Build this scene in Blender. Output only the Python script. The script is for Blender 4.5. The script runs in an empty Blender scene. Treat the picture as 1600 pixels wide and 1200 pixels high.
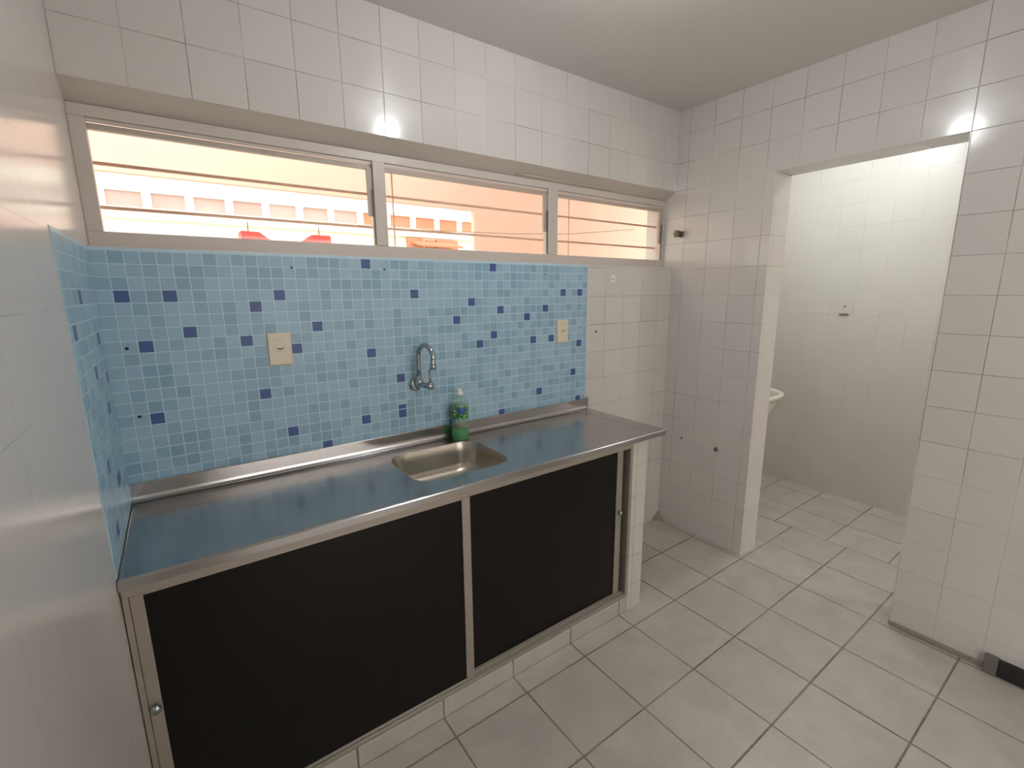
import bpy, bmesh, math, random
from mathutils import Vector, Matrix
random.seed(7)
S = bpy.context.scene
LIVING_FILL, SIDE_FILL, BULB1, BULB2, SKY = 206, 14, 88, 205, 1.75
COL = S.collection
PI = math.pi

# ------------------------------------------------------------------ measures (metres)
XR = 2.670          # right wall face
ZC = 2.508          # ceiling
H1 = 0.128          # first tile joint above the floor
T = 0.15            # wall tile
ZH = H1 + 13 * T    # underside of the wall over the window
SILL = 1.643
OY1, OY2 = -0.573, -1.272   # passage in the right wall
WT = 0.165          # thickness of the right wall
X2 = 4.02           # far wall of the laundry
YF = -2.75          # wall behind the camera
CT = 0.870          # counter top
CF = -0.515         # counter front
CR = 1.983          # counter right end

# ------------------------------------------------------------------ object helpers
def link(o): COL.objects.link(o); return o
def obj(name, bm, mat, parent=None, smooth=False, bevel=0, sub=0):
    me = bpy.data.meshes.new(name)
    bmesh.ops.recalc_face_normals(bm, faces=bm.faces)
    bm.to_mesh(me); bm.free()
    for m in (mat if isinstance(mat, (list, tuple)) else [mat]): me.materials.append(m)
    o = link(bpy.data.objects.new(name, me))
    if smooth:
        for p in me.polygons: p.use_smooth = True
    if bevel:
        b = o.modifiers.new('Bevel', 'BEVEL'); b.width = bevel; b.segments = 2
        b.limit_method = 'ANGLE'; b.angle_limit = math.radians(40); b.harden_normals = False
    if sub:
        s = o.modifiers.new('Sub', 'SUBSURF'); s.levels = sub; s.render_levels = sub
    if parent:
        o.parent = parent
        o.matrix_parent_inverse = Matrix.Translation(-parent.location)
    return o
def tag(o, label, cat, group=None):
    o['label'] = label; o['category'] = cat
    if group: o['group'] = group
    return o
def thing(name, label, cat, loc=(0, 0, 0), group=None):
    o = link(bpy.data.objects.new(name, None)); o.location = loc; o.empty_display_size = .05
    return tag(o, label, cat, group)
def struct(o, label=None):
    o['kind'] = 'structure'
    if label: o['label'] = label
    return o
def box(bm, x0, x1, y0, y1, z0, z1):
    v = [bm.verts.new(c) for c in ((x0,y0,z0),(x1,y0,z0),(x1,y1,z0),(x0,y1,z0),(x0,y0,z1),(x1,y0,z1),(x1,y1,z1),(x0,y1,z1))]
    for f in ((3,2,1,0),(4,5,6,7),(0,1,5,4),(1,2,6,5),(2,3,7,6),(3,0,4,7)):
        bm.faces.new([v[i] for i in f])
    return bm
def B(*a): return box(bmesh.new(), *a)
def prism_x(poly, x0, x1, bm=None):
    bm = bm or bmesh.new()
    a = [bm.verts.new((x0, y, z)) for y, z in poly]; b = [bm.verts.new((x1, y, z)) for y, z in poly]
    n = len(poly); bm.faces.new(a); bm.faces.new(b[::-1])
    for i in range(n): bm.faces.new((a[i], b[i], b[(i+1) % n], a[(i+1) % n]))
    return bm
def prism_z(poly, z0, z1, bm=None):
    bm = bm or bmesh.new()
    a = [bm.verts.new((x, y, z0)) for x, y in poly]; b = [bm.verts.new((x, y, z1)) for x, y in poly]
    n = len(poly); bm.faces.new(a); bm.faces.new(b[::-1])
    for i in range(n): bm.faces.new((a[i], b[i], b[(i+1) % n], a[(i+1) % n]))
    return bm
def tube(pts, rad, bm=None, n=16, caps=True):
    bm = bm or bmesh.new()
    pts = [Vector(p) for p in pts]
    rad = rad if isinstance(rad, (list, tuple)) else [rad] * len(pts)
    t0 = (pts[1] - pts[0]).normalized()
    up = Vector((0, 0, 1)) if abs(t0.z) < .9 else Vector((1, 0, 0))
    u = t0.cross(up).normalized(); rings = []
    for i, p in enumerate(pts):
        a = pts[max(i-1, 0)]; b = pts[min(i+1, len(pts)-1)]
        t = (b - a).normalized() if (b - a).length > 1e-9 else t0
        u = (u - t * u.dot(t)).normalized(); w = t.cross(u)
        rings.append([bm.verts.new(p + (u*math.cos(2*PI*k/n) + w*math.sin(2*PI*k/n)) * rad[i]) for k in range(n)])
    for r0, r1 in zip(rings, rings[1:]):
        for k in range(n): bm.faces.new((r0[k], r0[(k+1) % n], r1[(k+1) % n], r1[k]))
    if caps: bm.faces.new(rings[0][::-1]); bm.faces.new(rings[-1])
    return bm
def lathe(profile, c=(0, 0, 0), n=32, axis='z', bm=None):
    """profile: list of (r, h) along the axis from c"""
    bm = bm or bmesh.new(); rings = []
    for r, h in profile:
        ring = []
        for k in range(n):
            a = 2*PI*k/n; p = (r*math.cos(a), r*math.sin(a), h)
            if axis == 'y': p = (p[0], h, p[1])
            if axis == 'x': p = (h, p[0], p[1])
            ring.append(bm.verts.new((c[0]+p[0], c[1]+p[1], c[2]+p[2])))
        rings.append(ring)
    for r0, r1 in zip(rings, rings[1:]):
        for k in range(n): bm.faces.new((r0[k], r0[(k+1) % n], r1[(k+1) % n], r1[k]))
    if profile[0][0] > 1e-6: bm.faces.new(rings[0][::-1])
    if profile[-1][0] > 1e-6: bm.faces.new(rings[-1])
    bmesh.ops.remove_doubles(bm, verts=bm.verts, dist=1e-6)
    return bm
def rrect(x0, x1, y0, y1, r, z, k=8):
    """rounded rectangle loop, 4*k+4 points, starts bottom-left corner"""
    pts = []; q, r = r if isinstance(r, tuple) else (r, r)
    for cx, cy, a0, r in ((x0+q, y0+q, PI, q), (x1-r, y0+r, 1.5*PI, r), (x1-r, y1-r, 0, r), (x0+q, y1-q, .5*PI, q)):
        for i in range(k+1):
            a = a0 + .5*PI*i/k
            pts.append((cx + r*math.cos(a), cy + r*math.sin(a), z))
    return pts
def loops(rings, bm=None, cap_end=False, cap_start=False):
    bm = bm or bmesh.new()
    vs = [[bm.verts.new(p) for p in r] for r in rings]
    for a, b in zip(vs, vs[1:]):
        n = len(a)
        for k in range(n): bm.faces.new((a[k], a[(k+1) % n], b[(k+1) % n], b[k]))
    if cap_end: bm.faces.new(vs[-1])
    if cap_start: bm.faces.new(vs[0][::-1])
    return bm

# ------------------------------------------------------------------ material helpers
def srgb(r, g, b):
    f = lambda c: (c/255)/12.92 if c/255 <= .04045 else ((c/255+.055)/1.055)**2.4
    return (f(r), f(g), f(b), 1)
class N:
    def __init__(s, name):
        s.m = bpy.data.materials.new(name); s.m.use_nodes = True
        s.t = s.m.node_tree; s.t.nodes.clear()
        s.out = s.t.nodes.new('ShaderNodeOutputMaterial')
    def n(s, typ, **kw):
        nd = s.t.nodes.new(typ)
        for k, v in kw.items():
            if k.startswith('i_'): s.set(nd, k[2:], v)
            else: setattr(nd, k, v)
        return nd
    def set(s, nd, key, v):
        sock = nd.inputs[int(key)] if key.isdigit() else nd.inputs[key.replace('_', ' ')]
        if isinstance(v, bpy.types.NodeSocket): s.t.links.new(v, sock)
        else: sock.default_value = v
    def math(s, op, a, b=None, c=None, clamp=False):
        nd = s.t.nodes.new('ShaderNodeMath'); nd.operation = op; nd.use_clamp = clamp
        for i, v in enumerate((a, b, c)):
            if v is not None: s.set(nd, str(i), v)
        return nd.outputs[0]
    def mix(s, f, a, b):
        nd = s.t.nodes.new('ShaderNodeMix'); nd.data_type = 'RGBA'
        for key, v in (('Factor', f), ('A', a), ('B', b)):
            socks = [k for k in nd.inputs if k.name == key and (k.type == 'RGBA' or (key == 'Factor' and k.type == 'VALUE'))]
            if isinstance(v, bpy.types.NodeSocket): s.t.links.new(v, socks[0])
            else: socks[0].default_value = v
        return [o for o in nd.outputs if o.type == 'RGBA'][0]
    def link(s, a, b): s.t.links.new(a, b)
    def noise(s, scale, detail=2, vec=None, rough=.5):
        nd = s.n('ShaderNodeTexNoise'); nd.inputs['Scale'].default_value = scale
        nd.inputs['Detail'].default_value = detail; nd.inputs['Roughness'].default_value = rough
        if vec is not None: s.link(vec, nd.inputs['Vector'])
        return nd.outputs['Fac']
    def coord(s): return s.n('ShaderNodeTexCoord').outputs['Object']
    def ramp(s, f, stops):
        nd = s.n('ShaderNodeValToRGB'); s.link(f, nd.inputs[0]); e = nd.color_ramp.elements
        while len(e) < len(stops): e.new(.5)
        for el, (p, c) in zip(e, stops): el.position = p; el.color = c
        return nd.outputs[0]
    def surf(s, sh): s.link(sh, s.out.inputs['Surface']); return s.m
    def pbr(s, color, rough=.5, metal=0, **kw):
        nd = s.n('ShaderNodeBsdfPrincipled')
        s.set(nd, 'Base Color', color); s.set(nd, 'Roughness', rough); s.set(nd, 'Metallic', metal)
        for k, v in kw.items(): s.set(nd, k, v)
        return nd
def plain(name, c, rough=.5, metal=0, var=.06, scale=12, **kw):
    m = N(name); co = m.coord(); f = m.noise(scale, 3, co)
    col = m.mix(f, tuple(x*(1-var) for x in c[:3])+(1,), tuple(min(1, x*(1+var)) for x in c[:3])+(1,))
    nd = m.pbr(col, rough, metal, **kw)
    return m.surf(nd.outputs[0])

def tile_material(name, size, ph, gw, base, var, grout, rough, fade=(.25, 1), wav=.0, bump=.5, jr=.4, floor=False):
    """square tiles in object space; the axis pair follows the face direction"""
    m = N(name); co = m.coord()
    sep = m.n('ShaderNodeSeparateXYZ'); m.link(co, sep.inputs[0])
    geo = m.n('ShaderNodeNewGeometry'); ns = m.n('ShaderNodeSeparateXYZ'); m.link(geo.outputs['True Normal'], ns.inputs[0])
    isx = m.math('GREATER_THAN', m.math('ABSOLUTE', ns.outputs[0]), .6)
    isz = m.math('GREATER_THAN', m.math('ABSOLUTE', ns.outputs[2]), .6)
    X, Y, Z = sep.outputs
    def gmix(f, a, b):   # scalar mix
        return m.math('ADD', m.math('MULTIPLY', a, m.math('SUBTRACT', 1., f)), m.math('MULTIPLY', b, f))
    yy = Y
    if floor:   # beyond the passage the rows of floor tiles are shifted
        far = m.math('GREATER_THAN', X, 3.253)
        yy = m.math('SUBTRACT', Y, m.math('MULTIPLY', far, .105))
    xg = m.math('DIVIDE', m.math('SUBTRACT', X, ph[0]), size)
    yg = m.math('DIVIDE', m.math('SUBTRACT', yy, ph[1]), size)
    zg = m.math('DIVIDE', m.math('SUBTRACT', Z, ph[2]), size)
    u = gmix(isx, xg, yg); v = gmix(isz, zg, yg)
    def edge(t):  # distance to nearest joint in metres
        fr = m.math('FRACT', t); return m.math('MULTIPLY', m.math('MINIMUM', fr, m.math('SUBTRACT', 1., fr)), size)
    eu, ev = edge(u), edge(v)
    ed = m.math('MINIMUM', eu, ev)
    # ragged joints
    rn = m.noise(60, 2, co)
    w = m.math('MULTIPLY', m.math('ADD', .6, m.math('MULTIPLY', rn, .8)), gw)
    g = m.math('SUBTRACT', 1., m.math('DIVIDE', ed, w), clamp=True)
    g = m.math('MINIMUM', m.math('MULTIPLY', g, 2.), 1.)
    fn = m.noise(2.7, 3, co, .65)
    fd = m.n('ShaderNodeMapRange', i_From_Min=.38, i_From_Max=.62, i_To_Min=fade[0], i_To_Max=fade[1]); m.link(fn, fd.inputs[0])
    gc = m.math('MULTIPLY', g, fd.outputs[0])
    cid = m.n('ShaderNodeCombineXYZ')
    m.link(m.math('FLOOR', u), cid.inputs[0]); m.link(m.math('FLOOR', v), cid.inputs[1])
    wn = m.n('ShaderNodeTexWhiteNoise', noise_dimensions='3D'); m.link(cid.outputs[0], wn.inputs['Vector'])
    a = tuple(x*(1-var) for x in base[:3])+(1,); b = tuple(min(1, x*(1+var)) for x in base[:3])+(1,)
    col = m.mix(wn.outputs['Value'], a, b)
    if floor:   # soft grey marbling
        add = m.n('ShaderNodeVectorMath', operation='ADD'); m.link(co, add.inputs[0]); m.link(wn.outputs['Color'], add.inputs[1])
        mb = m.noise(7, 6, add.outputs[0], .62)
        mr = m.ramp(mb, [(.36, (0, 0, 0, 1)), (.62, (1, 1, 1, 1))])
        col = m.mix(mr, tuple(x*.86 for x in base[:3])+(1,), col)
    col = m.mix(gc, col, grout)
    bn = m.n('ShaderNodeBump', i_Strength=bump, i_Distance=.002)
    hh = m.math('SUBTRACT', 1., g)
    if wav:
        # every tile sits at its own very slight tilt
        wc = m.n('ShaderNodeSeparateXYZ'); m.link(wn.outputs['Color'], wc.inputs[0])
        tu = m.math('MULTIPLY', m.math('SUBTRACT', wc.outputs[0], .5), m.math('FRACT', u))
        tv = m.math('MULTIPLY', m.math('SUBTRACT', wc.outputs[1], .5), m.math('FRACT', v))
        hh = m.math('ADD', hh, m.math('MULTIPLY', m.math('ADD', tu, tv), wav))
        hh = m.math('ADD', hh, m.math('MULTIPLY', m.noise(9, 1, co), wav*.8))
    m.link(hh, bn.inputs['Height'])
    rg = m.math('ADD', rough, m.math('MULTIPLY', g, jr))
    nd = m.pbr(col, rg); m.link(bn.outputs[0], nd.inputs['Normal'])
    nd.inputs['Specular IOR Level'].default_value = .5
    return m.surf(nd.outputs[0])

M = {}
M['tile'] = tile_material('white_wall_tile', T, (XR-.270, -.0747, H1), .0017, srgb(212, 207, 202), .02, srgb(130, 119, 110), .13, (.10, .85), .45)
M['tile_left'] = tile_material('glossy_wall_tile', T, (XR-.270, -.0747, H1), .0014, srgb(214, 210, 206), .01, srgb(176, 168, 160), .19, (.0, .6), .25, .03, .05)
M['tile_laundry'] = tile_material('faint_jointed_wall_tile', T, (XR-.270, -.0747, H1), .0016, srgb(212, 209, 203), .015, srgb(158, 150, 142), .16, (.0, .6), .3, .3)
M['floor'] = tile_material('floor_tile', .3072, (.7954, -.5958, 0), .0042, srgb(196, 191, 183), .03, srgb(112, 100, 88), .28, (.55, 1), .2, floor=True)
M['ceiling'] = plain('ceiling_paint', srgb(218, 216, 212), .45, var=.02, scale=3)
M['soffit'] = plain('painted_render', srgb(206, 198, 190), .5, var=.05, scale=8)
M['frame'] = plain('window_frame_paint', srgb(205, 195, 187), .35, var=.04, scale=20)
M['sash'] = plain('sash_paint', srgb(186, 174, 164), .4, var=.05)
M['mosaic'] = [plain('mosaic_joint', srgb(190, 216, 228), .35, var=.03)] + [
    plain('mosaic_blue_%s' % n, srgb(*c), .36, var=.03, scale=30) for n, c in
    (('pale', (160, 192, 210)), ('light', (154, 186, 205)), ('medium', (146, 179, 199)), ('deep', (138, 172, 193)), ('navy', (66, 88, 144)))]
M['alu'] = plain('satin_aluminium', srgb(178, 170, 160), .38, .55, var=.05, scale=25)
M['alu_dark'] = plain('aluminium_in_track', srgb(110, 104, 92), .45, .5, var=.05)
M['black'] = plain('smoked_panel', srgb(13, 10, 8), .28, var=.2, scale=3)
M['black'].node_tree.nodes['Principled BSDF'].inputs['Specular IOR Level'].default_value = .3
M['chrome'] = plain('chrome', srgb(172, 179, 182), .14, 1., var=.03)
M['brass'] = plain('aged_valve_metal', srgb(98, 96, 84), .4, .8, var=.25, scale=80)
M['cream'] = plain('cream_plastic', srgb(226, 214, 190), .35, var=.02)
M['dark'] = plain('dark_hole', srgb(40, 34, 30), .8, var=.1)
M['white_plastic'] = plain('white_plastic', srgb(228, 228, 222), .35, var=.02)
M['ceramic'] = plain('white_ceramic', srgb(225, 220, 208), .15, var=.02)
M['cement'] = plain('cement', srgb(150, 140, 128), .9, var=.2, scale=60)
M['plaster'] = plain('patchy_plaster', srgb(200, 190, 178), .6, var=.06, scale=6)
M['peach'] = plain('peach_render', srgb(236, 202, 184), .8, var=.06, scale=4)
M['pale_wall'] = plain('pale_facade', srgb(246, 240, 228), .8, var=.04, scale=3)
M['slot_glare'] = plain('glare_washed_opening', srgb(196, 172, 166), .8, var=.25, scale=2)  # opening colour lightened to stand in for glare
M['slot_glare2'] = plain('facade_brown', srgb(200, 140, 110), .8, var=.2, scale=4)
M['red'] = plain('red_plastic', srgb(226, 60, 56), .5, var=.04)
M['bar'] = plain('rusty_bar', srgb(238, 196, 172), .6, .0, var=.15, scale=30)
M['cable'] = plain('grey_cable', srgb(150, 130, 118), .6)
M['ground'] = plain('outside_ground', srgb(190, 175, 155), .9, var=.08, scale=3)
M['rubber'] = plain('black_rubber', srgb(34, 30, 30), .6, var=.1)
M['greycap'] = plain('grey_end_cap', srgb(110, 106, 98), .5, var=.1)

def steel(name, c, rough, scale=(4, 260, 60), amt=.10, spots=.24, bump=.10):
    m = N(name); co = m.coord()
    mp = m.n('ShaderNodeMapping'); mp.inputs['Scale'].default_value = scale; m.link(co, mp.inputs[0])
    f = m.noise(1.0, 4, mp.outputs[0], .6)
    blot = m.noise(9, 3, co, .6)
    col = m.mix(blot, tuple(x*.9 for x in c[:3])+(1,), c)
    # dull round water spots
    vo = m.n('ShaderNodeTexVoronoi', feature='F1'); vo.inputs['Scale'].default_value = 6.5; m.link(co, vo.inputs['Vector'])
    sp = m.n('ShaderNodeMapRange', i_From_Min=.085, i_From_Max=.115, i_To_Min=spots, i_To_Max=0.); m.link(vo.outputs['Distance'], sp.inputs[0])
    col = m.mix(sp.outputs[0], col, tuple(x*.55 for x in c[:3])+(1,))
    rg = m.math('ADD', rough, m.math('MULTIPLY', m.math('SUBTRACT', m.math('ADD', f, blot), 1.), amt))
    nd = m.pbr(col, rg, 1.)
    bp = m.n('ShaderNodeBump', i_Strength=bump, i_Distance=.001); m.link(f, bp.inputs['Height']); m.link(bp.outputs[0], nd.inputs['Normal'])
    return m.surf(nd.outputs[0])
M['steel'] = steel('stainless_steel', srgb(192, 190, 190), .20)
M['bowl'] = steel('stainless_bowl', srgb(200, 192, 180), .30, (14, 14, 14), .03, 0., .0)

def clear(name, tint, gloss=.0, diff=None, rough=.03):
    """thin clear sheet: straight transmission plus Fresnel reflection"""
    m = N(name); tr = m.n('ShaderNodeBsdfTransparent'); tr.inputs[0].default_value = tint
    gl = m.n('ShaderNodeBsdfGlossy'); gl.inputs['Roughness'].default_value = rough
    ge = m.n('ShaderNodeNewGeometry'); dt = m.n('ShaderNodeVectorMath', operation='DOT_PRODUCT')
    m.link(ge.outputs['Incoming'], dt.inputs[0]); m.link(ge.outputs['Normal'], dt.inputs[1])
    k_ = m.math('SUBTRACT', 1., m.math('ABSOLUTE', dt.outputs['Value']), clamp=True)
    f = m.math('ADD', m.math('MULTIPLY', m.math('POWER', k_, 5.), .8), .03+gloss, clamp=True)
    base = tr.outputs[0]
    if diff:
        df = m.n('ShaderNodeBsdfDiffuse'); df.inputs[0].default_value = diff[0]
        mx = m.n('ShaderNodeMixShader'); mx.inputs[0].default_value = diff[1]
        m.link(base, mx.inputs[1]); m.link(df.outputs[0], mx.inputs[2]); base = mx.outputs[0]
    ms = m.n('ShaderNodeMixShader'); m.link(f, ms.inputs[0]); m.link(base, ms.inputs[1]); m.link(gl.outputs[0], ms.inputs[2])
    return m.surf(ms.outputs[0])
M['glass'] = clear('window_glass', (.97, .98, .97, 1))
M['pet'] = clear('clear_bottle_plastic', (.90, .97, .93, 1), .02, (srgb(225, 238, 230), .12), .1)
M['liquid'] = clear('green_detergent', (.05, .8, .30, 1), .0, (srgb(0, 168, 74), .80), .1)
def bottle_label():
    m = N('bottle_label_print'); co = m.coord(); sep = m.n('ShaderNodeSeparateXYZ'); m.link(co, sep.inputs[0])
    f = m.noise(120, 2, co)
    col = m.ramp(f, [(.0, srgb(28, 104, 58)), (.54, srgb(40, 128, 66)), (.58, srgb(196, 206, 120)), (.66, srgb(226, 232, 220))])
    # blue oval in the middle
    dx = m.math('MULTIPLY', m.math('SUBTRACT', sep.outputs[0], 1.136), 52.)
    dz = m.math('MULTIPLY', m.math('SUBTRACT', sep.outputs[2], 1.003), 62.)
    d = m.math('ADD', m.math('MULTIPLY', dx, dx), m.math('MULTIPLY', dz, dz))
    col = m.mix(m.math('LESS_THAN', d, 1.), col, srgb(38, 74, 150))
    return m.surf(m.pbr(col, .35).outputs[0])
M['label'] = bottle_label()
def emit(name, c, s):
    m = N(name); e = m.n('ShaderNodeEmission'); e.inputs[0].default_value = c; e.inputs[1].default_value = s
    return m.surf(e.outputs[0])

# ------------------------------------------------------------------ the room
struct(obj('floor', B(-1.2, X2+.2, -6.0, .2, -.12, 0), M['floor']))
struct(obj('ceiling', B(-1.2, X2+.2, -6.0, .2, ZC, ZC+.12), M['ceiling']))
struct(obj('wall_left', B(-.15, 0, YF-.2, .2, 0, ZC), M['tile_left']))
# window wall: lower part, part over the window with its sloping underside
struct(obj('wall_back', B(-.0, XR+.02, 0, .2, 0, SILL), M['tile']))
wu = struct(obj('wall_back_upper', prism_x([(0, ZH), (.075, 2.035), (.2, 2.035), (.2, ZC), (0, ZC)], -.0, XR+.02), [M['tile'], M['soffit']]))
for p in wu.data.polygons:
    if p.normal.z < -.3: p.material_index = 1
# right wall with the open passage
bm = B(XR, XR+WT, OY1, .2, 0, ZC); box(bm, XR, XR+WT, OY2, OY1, ZH, ZC); box(bm, XR, XR+WT, YF-.2, OY2, 0, ZC)
struct(obj('wall_right', bm, M['tile']))
bm = B(-.15, .35, YF-.15, YF, 0, ZC); box(bm, 2.35, XR, YF-.15, YF, 0, ZC); box(bm, .35, 2.35, YF-.15, YF, 2.25, ZC)
struct(obj('wall_front', bm, M['plaster']))
struct(obj('wall_laundry_far', B(X2, X2+.15, YF-.2, .2, 0, ZC), M['tile_laundry']))
struct(obj('wall_laundry_back', B(XR+WT, X2, 0.0, .2, 0, ZC), M['tile_laundry']))
bm = B(XR+WT, X2, YF-.15, YF, 0, .9); box(bm, XR+WT, X2, YF-.15, YF, 1.9, ZC)  # unseen opening added for the laundry fill light
box(bm, XR+WT, XR+WT+.15, YF-.15, YF, .9, 1.9); box(bm, X2-.15, X2, YF-.15, YF, .9, 1.9)
struct(obj('wall_laundry_front', bm, M['tile']))
# unseen room added behind the camera so fill light can reach the kitchen
bm = B(-1.2, -1.05, -5.8, -5.2, 0, ZC); box(bm, -1.2, -1.05, -3.3, YF-.15, 0, ZC)
box(bm, -1.2, -1.05, -5.2, -3.3, 0, .7); box(bm, -1.2, -1.05, -5.2, -3.3, 2.3, ZC)
struct(obj('wall_living_left', bm, M['plaster']))
struct(obj('wall_living_right', B(XR+1.0, XR+1.15, -5.8, YF-.15, 0, ZC), M['plaster']))
struct(obj('wall_living_side', B(-1.2, -.15, YF-.15, YF, 0, ZC), M['plaster']))
bm = B(-1.2, .2, -5.9, -5.75, 0, ZC); box(bm, 2.6, XR+1.15, -5.9, -5.75, 0, ZC)
box(bm, .2, 2.6, -5.9, -5.75, 0, .8); box(bm, .2, 2.6, -5.9, -5.75, 2.3, ZC)
struct(obj('wall_living_front', bm, M['plaster']))
# masonry cheek that closes the sink cabinet, and the tiled plinth under it
struct(obj('wall_cabinet_end', B(1.772, 1.868, -.506, 0, 0, .838), M['tile'], bevel=.002))
struct(obj('baseboard_cabinet', B(0, 1.772, -.506, 0, 0, .075), M['floor'], bevel=.002))
# strip of mortar at the foot of the right wall and the broken corner
struct(obj('baseboard_right', prism_z([(XR-.012, OY2-.005), (XR, OY2-.005), (XR, -1.585), (XR-.012, -1.585)], 0, .02), M['cement'], bevel=.003))
bm = bmesh.new()
a = [bm.verts.new(p) for p in ((XR-.07, -.003, .001), (XR-.003, -.06, .001), (XR-.002, -.002, .001), (XR-.004, -.004, .055))]
for f in ((0, 1, 2), (0, 3, 1), (1, 3, 2), (2, 3, 0)): bm.faces.new([a[i] for i in f])
struct(obj('trim_1', bm, M['cement']))

# ------------------------------------------------------------------ window_1: one long frame, three top-hung lights
FY = .066
bm = B(0, XR, FY, FY+.04, 1.645, 1.690)
box(bm, 0, XR, FY, FY+.04, 2.002, 2.034)
box(bm, 0, .038, FY, FY+.04, 1.690, 2.002); box(bm, XR-.022, XR, FY, FY+.04, 1.690, 2.002)
box(bm, .038, XR-.022, FY+.006, FY+.012, 1.990, 2.002)      # rebate under the head
wf = struct(obj('window_1', bm, M['frame'], bevel=.002))
bays = [(.038, .864), (.912, 1.745), (1.806, XR-.022)]
for i, (x0, x1) in enumerate(bays):
    if i < 2:
        obj('mullion', B(x1, bays[i+1][0], FY-.004, FY+.04, 1.690, 2.002), M['frame'], wf, bevel=.002)
    s = obj('sash', B(x0, x1, FY+.014, FY+.034, 1.974, 1.990), M['sash'], wf, bevel=.001)
    obj('pane', B(x0+.001, x1-.001, FY+.024, FY+.028, 1.691, 1.974), M['glass'], s)
    obj('stay', B(x1-.022, x1-.001, FY+.006, FY+.018, 1.800 if i < 2 else 1.79, 1.978), M['sash'], s, bevel=.001)
    obj('stay_rod', B(x1-.006, x1-.001, FY+.000, FY+.005, 1.693, 1.90), M['alu_dark'], s)
t = obj('putty_line', prism_x([(.070, 2.034), (.052, 2.042), (.050, 2.046), (.075, 2.04)], 1.55, 2.2), M['plaster'], wf)

# security grille outside the glass
gr = thing('window_grille', 'thin rusty brown bars of the security grille outside the window strip', 'window grille', (1.3, .135, 1.7))
for z in (1.893, 1.767): obj('bar', tube([(-.1, .135, z), (2.75, .135, z)], .0052, n=10), M['bar'], gr, True)
for x in (-.01, .965, 1.94): obj('upright', tube([(x, .128, 1.60), (x, .128, 2.05)], .003, n=10), M['bar'], gr, True)

# ------------------------------------------------------------------ mosaic sheets
def mosaic(name, cols, rows, cell, z_top, origin, axis, navy, half=()):
    """printed mosaic sheet of small squares: joint sheet plus raised squares"""
    pu, pv = cell; bm = bmesh.new(); g = .0033
    W = origin[1] - origin[0]
    def P(u, v, d): return (u, -d, v) if axis == 'x' else (d, -u, v)
    def quad(u0, u1, v0, v1, d0, d1, mi):
        o = [bm.verts.new(P(*c, d0)) for c in ((u0, v0), (u1, v0), (u1, v1), (u0, v1))]
        q = .0006
        n = [bm.verts.new(P(*c, d1)) for c in ((u0+q, v0+q), (u1-q, v0+q), (u1-q, v1-q), (u0+q, v1-q))]
        f = bm.faces.new(n); f.material_index = mi
        for k in range(4):
            f = bm.faces.new((o[k], o[(k+1) % 4], n[(k+1) % 4], n[k])); f.material_index = mi
    u0, u1, v0, v1 = origin
    # sheet
    a = [bm.verts.new(P(u, v, .0002)) for u, v in ((u0, v0), (u1, v0), (u1, v1), (u0, v1))]
    b = [bm.verts.new(P(u, v, .0014)) for u, v in ((u0, v0), (u1, v0), (u1, v1), (u0, v1))]
    bm.faces.new(b); bm.faces.new(a[::-1])
    for k in range(4): bm.faces.new((a[k], a[(k+1) % 4], b[(k+1) % 4], b[k]))
    for i in cols:
        for j in rows:
            uc = z_top[0] + pu*i; vc = z_top[1] - pv*j
            ua, ub = max(uc-pu/2+g/2, u0+.001), min(uc+pu/2-g/2, u1-.001)
            va, vb = max(vc-pv/2+g/2, v0+.001), min(vc+pv/2-g/2, v1-.001)
            if ub-ua < .004 or vb-va < .004: continue
            mi = 5 if (i, j) in navy else random.choices((1, 2, 3, 4), (4, 4, 3, 2.2))[0]
            if (i, j) in half: vb -= .016; quad(ua, ub, vb+.003, vb+.016, .0014, .0022, 1)
            quad(ua, ub, va, vb, .0014, .0022, mi)
    o = obj(name, bm, M['mosaic'])
    return o
navy_pts = [(.0591,1.502),(.1756,1.5037),(.0984,1.3518),(.2129,1.3894),(.3663,1.3508),(.4027,1.4632),(.102,1.1279),(.4791,1.5007),(.5197,1.3131),(.4072,1.1637),(.4877,1.0086),(.596,1.3894),(.5995,.9343),(.7892,1.6133),(.7885,1.2752),(.7525,1.0104),(.9053,1.1595),(.9022,1.0569),(.9052,1.0097),(.9796,1.4984),(1.1739,1.3843),(1.2505,1.4598),(1.2889,1.2726),(1.3668,1.6081),(1.3663,1.3073),(1.4039,1.4218),(1.4074,.9357),(1.1351,.9342),(1.5584,1.3838),(1.5978,1.2698),(1.6372,1.0083),(1.6743,1.4204),(1.7132,1.2687),(1.8023,1.4941),(1.8669,1.083),(1.9094,1.4965),(1.9073,1.2307),(1.9081,.9336)]
navy = {(round((x-.0591)/.0385), round((1.6133-z)/.0377)) for x, z in navy_pts}
mo = mosaic('mosaic_backsplash', range(-2, 50), range(0, 20), (.0385, .0377), (.0591, 1.6133), (.0015, 1.962, .873, 1.640), 'x', navy,
            {(round((.9022-.0591)/.0385), round((1.6133-1.0569)/.0377))})
tag(mo, 'pale blue mosaic sheet with scattered navy squares on the window wall behind the faucet', 'backsplash')
ms = mosaic('mosaic_backsplash', range(0, 14), range(0, 20), (.0385, .0377), (.02, 1.6133), (.0015, .506, .871, 1.640), 'y',
            {(11, 5), (6, 8), (3, 11), (8, 14), (4, 16), (5, 16), (7, 3), (2, 6), (9, 18), (1, 9)})
tag(ms, 'narrow pale blue mosaic strip on the left side wall at the end of the counter', 'backsplash')

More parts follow.
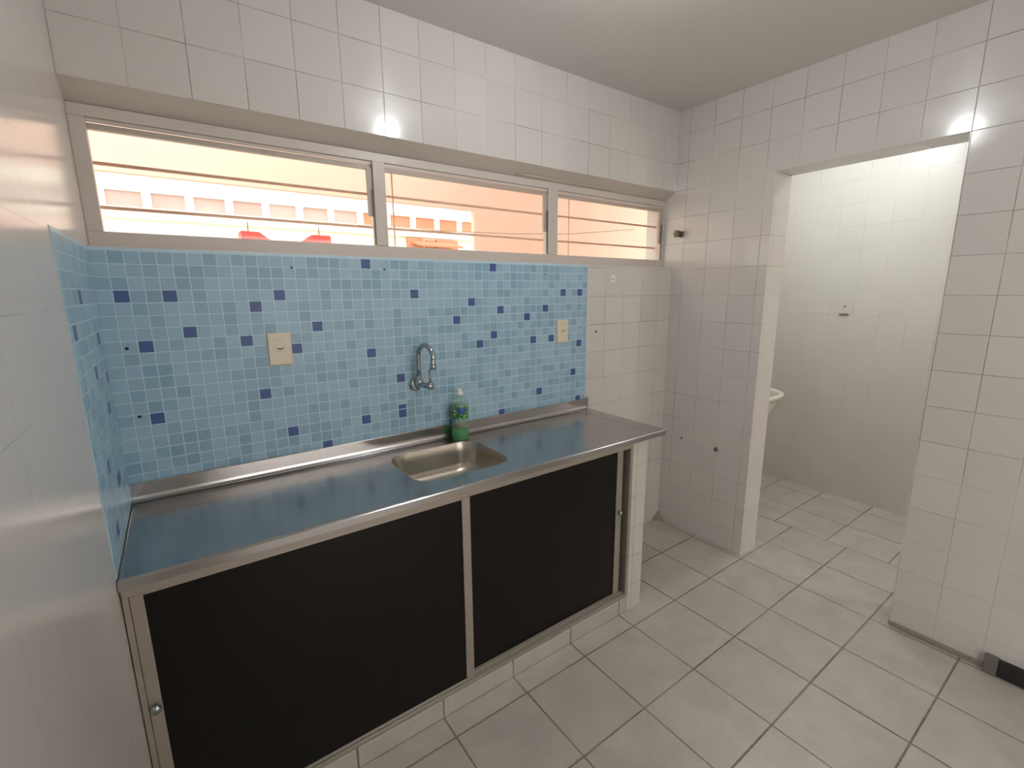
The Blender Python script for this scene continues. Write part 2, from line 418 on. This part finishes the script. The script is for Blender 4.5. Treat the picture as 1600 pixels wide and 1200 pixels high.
# ------------------------------------------------------------------ counter with the pressed sink
ct = thing('sink_countertop', 'long stainless steel countertop with a pressed sink bowl', 'countertop', (1.0, -.25, .84))
sx0, sx1, sy0, sy1 = .788, 1.183, -.416, -.092
R = []
k = 8
R.append(rrect(.002, CR, CF, -.0035, .003, CT-.026, k))
R.append(rrect(.002, CR, CF, -.0035, .003, CT-.004, k))
R.append(rrect(.005, CR-.003, CF+.003, -.004, .004, CT, k))
R.append(rrect(.0055, CR-.075, CF+.006, -.016, (.004, .08), CT, k))
R.append(rrect(.0065, CR-.090, CF+.010, -.018, (.004, .08), CT-.003, k))
R.append(rrect(sx0-.004, sx1+.004, sy0-.004, sy1+.002, .084, CT-.003, k))
R.append(rrect(sx0, sx1, sy0, sy1, .08, CT-.005, k))
top = obj('top', loops(R), M['steel'], ct)
bm = bmesh.new()
R = [rrect(sx0, sx1, sy0, sy1, .08, CT-.005, k)]
for d, z in ((.004, .018), (.008, .045), (.012, .09), (.020, .112), (.036, .128), (.06, .135), (.10, .138), (.13, .141)):
    R.append(rrect(sx0+d, sx1-d, sy0+d, sy1-d, max(.08-d*.3, .03), CT-z, k))
bw = obj('sink_bowl', loops(R, cap_end=True), M['bowl'], ct, smooth=True)
dc = ((sx0+sx1)/2, (sy0+sy1)/2)
obj('drain', lathe([(0.0, -.001), (.024, -.001), (.030, .002), (.034, .0015), (.034, -.003), (0, -.003)], (dc[0], dc[1], CT-.138), 32), M['chrome'], bw, True)
# upstand against the wall, rounded into the top, and its little end tab
pf = [(-.0035, CT-.001), (-.0035, .926), (-.0075, .928), (-.0095, .925), (-.0100, .885), (-.0115, .877), (-.0145, .8725), (-.020, CT+.0002), (-.020, CT-.001)]
obj('upstand', prism_x(pf, .002, CR-.012), M['steel'], ct, bevel=.0008)
obj('upstand_end', B(CR-.014, CR-.004, -.016, -.0035, CT-.001, .936), M['steel'], ct, bevel=.002)
# folded front lip
obj('front_lip', prism_x([(CF-.0005, CT-.003), (CF-.003, CT-.005), (CF-.003, CT-.026), (CF+.012, CT-.030), (CF+.012, CT-.028), (CF-.0005, CT-.024)], .002, CR), M['steel'], ct)

# ------------------------------------------------------------------ cabinet under it
cb = thing('sink_cabinet', 'low cabinet with two dark sliding doors in an aluminium frame under the steel counter', 'cabinet', (.9, -.49, .075))
yF = -.504
bm = B(.002, 1.771, yF, yF+.05, .818, .8395); box(bm, .002, 1.771, yF, yF+.05, .0755, .092)
box(bm, .002, .014, yF, yF+.05, .092, .818); box(bm, 1.757, 1.771, yF, yF+.05, .092, .818)
box(bm, .014, 1.757, yF+.018, yF+.020, .092, .103)
obj('frame', bm, M['alu'], cb, bevel=.001)
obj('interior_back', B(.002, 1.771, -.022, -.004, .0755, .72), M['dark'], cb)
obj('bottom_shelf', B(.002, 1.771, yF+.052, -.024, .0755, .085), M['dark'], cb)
def door(x0, x1, y, sl, sr, kx, kz, name='sliding_door'):
    d = obj(name, B(x0+sl, x1-sr, y+.006, y+.010, .104, .816), M['black'], cb)
    bmm = B(x0, x0+sl, y, y+.016, .094, .817); box(bmm, x1-sr, x1, y, y+.016, .094, .817)
    box(bmm, x0+sl, x1-sr, y+.002, y+.014, .094, .105); box(bmm, x0+sl, x1-sr, y+.002, y+.014, .812, .817)
    obj('stile', bmm, M['alu'], d, bevel=.001)
    kb = obj('knob', lathe([(0, 0), (.0075, 0), (.0075, -.006), (.011, -.008), (.012, -.014), (.010, -.018), (0, -.019)], (kx, y, kz), 20, 'y'), M['chrome'], d, True)
    return d
door(.015, .928, yF+.001, .026, .032, .028, .513)
door(.885, 1.735, yF+.022, .030, .036, 1.718, .515)

# ------------------------------------------------------------------ wall faucet
FX, FZ = .968, 1.128
fa = thing('wall_faucet', 'chrome wall faucet with a tall curved swivel spout above the sink', 'faucet', (FX, -.0025, FZ))
obj('flange', lathe([(.0, 0), (.028, 0), (.029, -.003), (.024, -.009), (.017, -.012), (0, -.012)], (FX, -.0025, FZ), 32, 'y'), M['chrome'], fa, True)
bm = tube([(FX, -.006, FZ), (FX+.004, -.040, FZ+.002), (FX+.010, -.070, FZ+.004), (FX+.018, -.098, FZ+.005)], [.0125, .0135, .0115, .0125])
lathe([(0, -.010), (.015, -.010), (.017, -.004), (.017, .016), (.013, .022), (.013, .034), (0, .034)], (FX+.003, -.035, FZ+.006), 24, 'z', bm)
obj('valve_body', bm, M['chrome'], fa, True)
pts = [(FX+.003, -.035, FZ+.03), (FX+.003, -.035, 1.20), (FX+.003, -.035, 1.245)]
c = Vector((FX+.010, -.0765, 1.245)); r = .0415
for i in range(1, 13):
    a = PI - i*PI/12*1.12
    pts.append((c.x + r*math.cos(a)*-.17 - .0, c.y - r*math.cos(a)*1.0*-1*-1, c.z + r*math.sin(a)*1.15))
# rebuild the arc cleanly: from the riser (y=-.035) over to the outlet (y=-.118)
pts = pts[:3]
for i in range(1, 14):
    a = i/13*PI*1.08
    pts.append((FX+.003 + .026*(1-math.cos(a))/2, -.035 - .0415*(1-math.cos(a)), 1.245 + .052*math.sin(a)))
obj('spout', tube(pts, .0096, n=18), M['chrome'], fa, True)
e = Vector(pts[-1])
obj('aerator', lathe([(0, .012), (.010, .012), (.0115, .006), (.009, 0), (.013, -.006), (.0145, -.018), (.012, -.027), (.0, -.027)], (e.x+.0, e.y, e.z-.004), 24), M['chrome'], fa, True)
hx, hy, hz = FX+.019, -.100, FZ+.005
hd = obj('handle', lathe([(0, .004), (.0135, .004), (.016, 0), (.016, -.012), (.011, -.017), (0, -.018)], (hx, hy, hz), 20, 'y'), M['chrome'], fa, True)
obj('lever', tube([(hx, hy-.008, hz+.010), (hx-.001, hy-.008, hz+.035), (hx-.004, hy-.008, hz+.066)], [.0045, .0045, .006], n=12), M['chrome'], hd, True)

# ------------------------------------------------------------------ detergent bottle
bx, by = 1.147, -.055; bz = CT-.0028
bt = thing('detergent_bottle', 'clear plastic dish soap bottle with a little green liquid beside the sink', 'bottle', (bx, by, bz))
rb = .0375
obj('body', lathe([(0, 0), (rb-.003, 0), (rb, .004), (rb, .060), (rb-.001, .075), (rb, .088), (rb, .155), (rb-.002, .168), (.022, .184), (.0125, .192), (.0115, .200), (0, .200)], (bx, by, bz), 40), M['pet'], bt, True)
obj('liquid', lathe([(0, .002), (rb-.004, .002), (rb-.0015, .005), (rb-.0015, .043), (0, .043)], (bx, by, bz), 40), M['liquid'], bt, True)
obj('label_band', lathe([(rb+.0005, .098), (rb+.0008, .0985), (rb+.0008, .153), (rb+.0005, .1535)], (bx, by, bz), 40), M['label'], bt, True)
obj('cap', lathe([(0, .198), (.0145, .198), (.0165, .200), (.0165, .206), (.012, .211), (.0095, .213), (.0095, .222), (.007, .226), (0, .226)], (bx, by, bz), 24), M['white_plastic'], bt, True)

# ------------------------------------------------------------------ sockets
def socket(x0, x1, z0, z1, label):
    y = -.0024
    t = thing('wall_socket', label, 'socket', ((x0+x1)/2, y, (z0+z1)/2), None)
    obj('plate', loops([rrect(x0, x1, z0, z1, .003, 0, 4)] and [
        [(p[0], y, p[1]) for p in rrect(x0, x1, z0, z1, .003, 0, 4)],
        [(p[0], y-.005, p[1]) for p in rrect(x0, x1, z0, z1, .003, 0, 4)],
        [(p[0], y-.008, p[1]) for p in rrect(x0+.004, x1-.004, z0+.004, z1-.004, .003, 0, 4)]], cap_end=True, cap_start=True), M['cream'], t)
    cx, cz = (x0+x1)/2, (z0+z1)/2+.003
    ins = obj('socket_face', loops([[(cx+math.cos(a)*r_*1.0, y-d, cz+max(-.012, min(.012, math.sin(a)*r_*1.3))) for a in [2*PI*q/24 for q in range(24)]]
              for r_, d in ((.018, .008), (.018, .0095), (.016, .0095), (.014, .0082))], cap_end=True), M['cream'], t)
    for dx, dz in ((-.0065, .0), (.0, -.003), (.0065, .0)):
        obj('pin_hole', lathe([(0, 0), (.0026, 0), (.0026, -.0007), (0, -.0007)], (cx+dx, y-.0082, cz+dz), 14, 'y'), M['dark'], ins)
    obj('embossed_line', B(cx-.014, cx+.014, y-.0086, y-.0079, z1-.022, z1-.0205), M['alu'], t)
socket(.4275, .504, 1.258, 1.371, 'cream wall socket on the blue mosaic left of the faucet')
socket(1.7495, 1.8235, 1.247, 1.363, 'cream wall socket on the blue mosaic near its right edge')

# ------------------------------------------------------------------ shut-off valve, pipe stub, small plugs and screws
vy, vz = -.055, 1.832
va = thing('shutoff_valve', 'small aged metal valve sticking out of the right wall beside the window', 'valve', (XR, vy, vz))
obj('stem', lathe([(0, 0), (.018, 0), (.018, -.004), (.011, -.006), (.011, -.020), (.014, -.021), (.014, -.030), (.006, -.031), (.006, -.040), (0, -.040)], (XR, vy, vz), 20, 'x'), M['brass'], va, True)
bm = bmesh.new()
ring = []
for sgn, d in ((0, -.036), (1, -.052)):
    ring.append([(XR+d, vy + math.cos(2*PI*q/40)*(.019+.003*math.cos(6*2*PI*q/40)), vz + math.sin(2*PI*q/40)*(.019+.003*math.cos(6*2*PI*q/40))) for q in range(40)])
obj('handwheel', loops(ring, bm, True, True), M['brass'], va, bevel=.002)
obj('handwheel_screw', lathe([(0, 0), (.006, 0), (.006, -.003), (0, -.004)], (XR-.052, vy, vz), 16, 'x'), M['chrome'], va, True)
ps = thing('pipe_stub', 'capped round pipe stub low on the right wall between counter and passage', 'pipe stub', (XR, -.378, .589))
obj('collar', lathe([(0, 0), (.0145, 0), (.015, -.002), (.011, -.004), (0, -.004)], (XR, -.378, .589), 20, 'x'), M['cement'], ps, True)
obj('plug', lathe([(0, -.003), (.009, -.003), (.009, -.008), (0, -.009)], (XR, -.378, .589), 16, 'x'), M['brass'], ps, True)
def screw_y(x, z, label, r=.0045, y=-.0022, grp=None):
    o = obj('screw', lathe([(0, 0), (r, 0), (r*1.1, -.001), (r*.6, -.0025), (0, -.003)], (x, y, z), 12, 'y'), M['dark']); tag(o, label, 'screw', grp)
screw_y(.529, 1.594, 'tiny dark screw high on the mosaic above the left wall socket', .0035)
screw_y(.862, 1.595, 'tiny dark screw high on the mosaic above and left of the faucet', .0035)
screw_y(1.672, 1.589, 'tiny dark screw high on the mosaic, up and left of the right wall socket', .003)
screw_y(1.916, 1.318, 'tiny dark screw on the mosaic edge right of the right wall socket', .003)
screw_y(2.035, 1.290, 'dark screw in the white tiles just right of the mosaic', .0055, 0)
screw_y(.051, 1.347, 'dark chip in the mosaic near the left corner, the higher of two', .0045)
screw_y(.054, 1.136, 'dark chip in the mosaic near the left corner, the lower of two', .0045)
o = obj('screw', lathe([(0, 0), (.006, 0), (.006, -.002), (0, -.003)], (XR, -.145, .600), 12, 'x'), M['dark']); tag(o, 'small dark screw hole on the right wall, left of the pipe stub', 'screw')
pl = obj('wall_plate', B(2.137, 2.170, -.003, -.0002, 1.553, 1.592), M['white_plastic'], bevel=.001)
tag(pl, 'tiny square white plate with a screw under the right end of the window', 'wall plate')
obj('plate_screw', lathe([(0, 0), (.004, 0), (.004, -.0015), (0, -.002)], (2.153, -.003, 1.570), 10, 'y'), M['brass'], pl)
br = thing('wall_bracket', 'thin dark metal bracket on the bright far wall of the laundry', 'bracket', (X2, -.47, 1.335))
obj('ledge', B(X2-.012, X2-.0002, -.500, -.445, 1.330, 1.337), M['alu_dark'], br)
obj('screw_head', lathe([(0, 0), (.006, 0), (.005, -.003), (0, -.004)], (X2-.0002, -.470, 1.388), 12, 'x'), M['alu_dark'], br)

# ------------------------------------------------------------------ wash basin in the laundry (only its rim shows past the wall)
wb = thing('wash_basin', 'white ceramic wash basin rim peeking out past the passage edge in the laundry', 'basin', (3.15, 0, .60))
def oval(cx, a, b, z, n=48):   # D shape: flat at the wall, round to the front
    p = []
    for i in range(n):
        t_ = 2*PI*i/n; y = -.24 + b*math.sin(t_); x = cx + a*math.copysign(abs(math.cos(t_))**.75, math.cos(t_))
        p.append((x, min(y, -.004), z))
    return p
zb = .855; cx = 3.15
obj('bowl', loops([oval(cx, .10, .09, zb-.20), oval(cx, .19, .16, zb-.15), oval(cx, .245, .205, zb-.06), oval(cx, .262, .222, zb-.025), oval(cx, .268, .230, zb-.022), oval(cx, .270, .232, zb-.004), oval(cx, .264, .226, zb),
      oval(cx, .240, .200, zb), oval(cx, .233, .194, zb-.008), oval(cx, .215, .178, zb-.06), oval(cx, .16, .13, zb-.13), oval(cx, .05, .04, zb-.15)], cap_start=True, cap_end=True), M['ceramic'], wb, True)
obj('pedestal', lathe([(.075, 0), (.065, .02), (.055, .30), (.075, .56), (.10, .66)], (cx, -.20, 0), 28), M['ceramic'], wb, True)

# ------------------------------------------------------------------ black base strip with grey end at the foot of the right wall
bs = thing('base_strip', 'low black strip with a grey end piece on the floor along the right wall', 'base strip', (XR-.01, -1.75, 0))
obj('end_piece', B(XR-.03, XR-.0005, -1.625, -1.585, .0, .070), M['greycap'], bs, bevel=.003)
obj('strip', B(XR-.028, XR-.0005, -2.10, -1.6255, .0, .066), M['rubber'], bs, bevel=.003)

# ------------------------------------------------------------------ ceiling lamps (just above the frame)
def lamp(x, y, z, label, watt, col, rad):
    l = thing('ceiling_lamp', label, 'lamp', (x, y, ZC))
    obj('canopy', lathe([(0, 0), (.05, 0), (.048, -.012), (.022, -.022), (.018, -.034), (0, -.034)], (x, y, ZC), 24), M['white_plastic'], l, True)
    prof = [(0, -rad)] + [(rad*math.sin(a), -rad*math.cos(a)) for a in [PI*q/12 for q in range(1, 12)]] + [(0, rad)]
    b = obj('bulb', lathe(prof, (x, y, z), 24), emit('lit_bulb', col+(1,), watt), l, True)
    return l
lamp(1.285, -.955, 2.412, 'white glowing bulb on the kitchen ceiling', BULB1, (.93, .965, 1.0), .045)
lamp(3.33, -.67, 2.462, 'white glowing bulb on the laundry ceiling', BULB2, (.95, .985, .99), .036)

# ------------------------------------------------------------------ outside the window
bm = B(-2.6, 2.185, 1.5, 1.54, 2.135, 3.1); box(bm, 2.185, 6.5, 1.5, 1.54, -.3, 3.1)
struct(obj('wall_outside_passage', bm, M['peach']))
struct(obj('shade_slab_outside', B(1.9, 6.5, .2, 1.5, 2.95, 3.1), M['peach']))  # unseen slab added to dim the right part of the peach wall
struct(obj('ground_outside', B(-8, 14, .2, 12, -.42, -.3), M['ground']))
fc = thing('facade', 'overexposed pale building across the yard with a row of small openings', 'building', (3, 6, -.3))
bm = B(-8, 14, 6.15, 6.4, -.3, 6)
obj('wall', bm, M['pale_wall'], fc)
bm = bmesh.new()
xs = [-.35 + .46*i for i in range(12)]
ztop, zbot = 2.80, 2.61
box(bm, -8, 14, 6.09, 6.15, ztop, 6); box(bm, -8, 14, 6.09, 6.15, 2.47, zbot)
px_ = -8
for x in xs: box(bm, px_, x, 6.09, 6.15, zbot, ztop); px_ = x+.36
box(bm, px_, 14, 6.09, 6.15, zbot, ztop)
obj('front_frame', bm, M['pale_wall'], fc)
for x in xs: obj('window', B(x, x+.36, 6.12, 6.149, zbot, ztop), M['slot_glare'] if x < 2.6 else M['slot_glare2'], fc)  # glare painted in: openings on the left get the paler colour
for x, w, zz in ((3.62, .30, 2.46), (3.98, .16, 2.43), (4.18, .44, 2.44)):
    obj('lower_opening', B(x, x+w, 6.10, 6.149, 2.0, zz), M['slot_glare2'], fc)
obj('awning', prism_x([(5.7, 2.28), (6.1, 2.36), (6.1, 2.40), (5.7, 2.31)], 3.7, 4.5), M['slot_glare2'], fc)
def hood(pts, px, label):
    r = thing('red_hood', label, 'red hood', (px, 4.1, -.3))
    bm = bmesh.new(); a = [bm.verts.new((x, 4.0, z)) for x, z in pts]; b = [bm.verts.new((x, 4.25, z)) for x, z in pts]
    n = len(pts); bm.faces.new(a); bm.faces.new(b[::-1])
    for i in range(n): bm.faces.new((a[i], b[i], b[(i+1) % n], a[(i+1) % n]))
    obj('shell', bm, M['red'], r, bevel=.01)
    obj('pole', tube([(px, 4.12, 2.15), (px, 4.12, 2.27)], .006, n=8), M['alu_dark'], r)
    obj('post', tube([(px, 4.12, -.3), (px, 4.12, 1.76)], .03, n=12), M['alu_dark'], r)
hood([(.845, 2.165), (1.02, 2.160), (1.13, 2.08), (1.13, 1.75), (.845, 1.75)], .93, 'red angular hood low in the left window, the left one of two')
hood([(1.44, 2.08), (1.56, 2.165), (1.76, 2.165), (1.775, 1.75), (1.44, 1.75)], 1.66, 'red angular hood low in the left window, the one nearer the middle window')
cbp = [(1.1, 1.0, 1.892), (1.3, 1.0, 1.886), (1.7, 1.0, 1.896), (2.2, 1.0, 1.912), (2.8, 1.0, 1.95), (3.5, 1.0, 2.03)]
o = obj('cable', tube(cbp, .0022, n=8), M['cable']); tag(o, 'thin grey cable sagging across the yard behind the middle window', 'cable')

# ------------------------------------------------------------------ added fill lights and the sky
def area(name, loc, rot, sx, sy, power, col):
    l = bpy.data.lights.new(name, 'AREA'); l.shape = 'RECTANGLE'; l.size = sx; l.size_y = sy; l.energy = power; l.color = col
    o = link(bpy.data.objects.new(name, l)); o.location = loc; o.rotation_euler = rot; return o
area('living_fill_light', (1.4, -5.74, 1.55), (PI/2, 0, PI), 2.4, 1.5, LIVING_FILL, (.95, .975, 1.0))  # added area light, soft frontal fill from behind the camera
area('living_side_fill_light', (-1.04, -4.25, 1.5), (0, -PI/2, 0), 1.5, 1.8, SIDE_FILL, (.95, .975, 1.0))  # added area light that fills the right wall from the left
W = bpy.data.worlds.new('World'); S.world = W; W.use_nodes = True
bg = W.node_tree.nodes['Background']; bg.inputs[0].default_value = (1.0, .965, .92, 1); bg.inputs[1].default_value = SKY

area('laundry_fill_light', (3.43, -2.76, 1.4), (PI/2, 0, PI), .85, .95, 34, (.985, 1.0, .985))  # added area light that lifts the lower laundry wall and floor

# ------------------------------------------------------------------ camera
yaw, pitch, roll, fpx = -.6208, -.1944, -.0082, 727.28
cy, sy, cp, sp = math.cos(yaw), math.sin(yaw), math.cos(pitch), math.sin(pitch)
fwd = Vector((-sy*cp, cy*cp, sp)); right = Vector((cy, sy, 0)); up = right.cross(fwd)
r2 = right*math.cos(roll) + up*math.sin(roll); u2 = -right*math.sin(roll) + up*math.cos(roll)
cam = bpy.data.cameras.new('Camera'); co = link(bpy.data.objects.new('Camera', cam))
co.matrix_world = Matrix(((r2.x, u2.x, -fwd.x, .18), (r2.y, u2.y, -fwd.y, -1.8033), (r2.z, u2.z, -fwd.z, 1.5032), (0, 0, 0, 1)))
cam.sensor_width = 36; cam.lens = fpx/1600*36; cam.clip_start = .02; cam.clip_end = 60
S.camera = co
S.view_settings.view_transform = 'Standard'; S.view_settings.look = 'None'
S.view_settings.exposure = 0.86; S.view_settings.gamma = 1; S.view_settings.use_curve_mapping = False
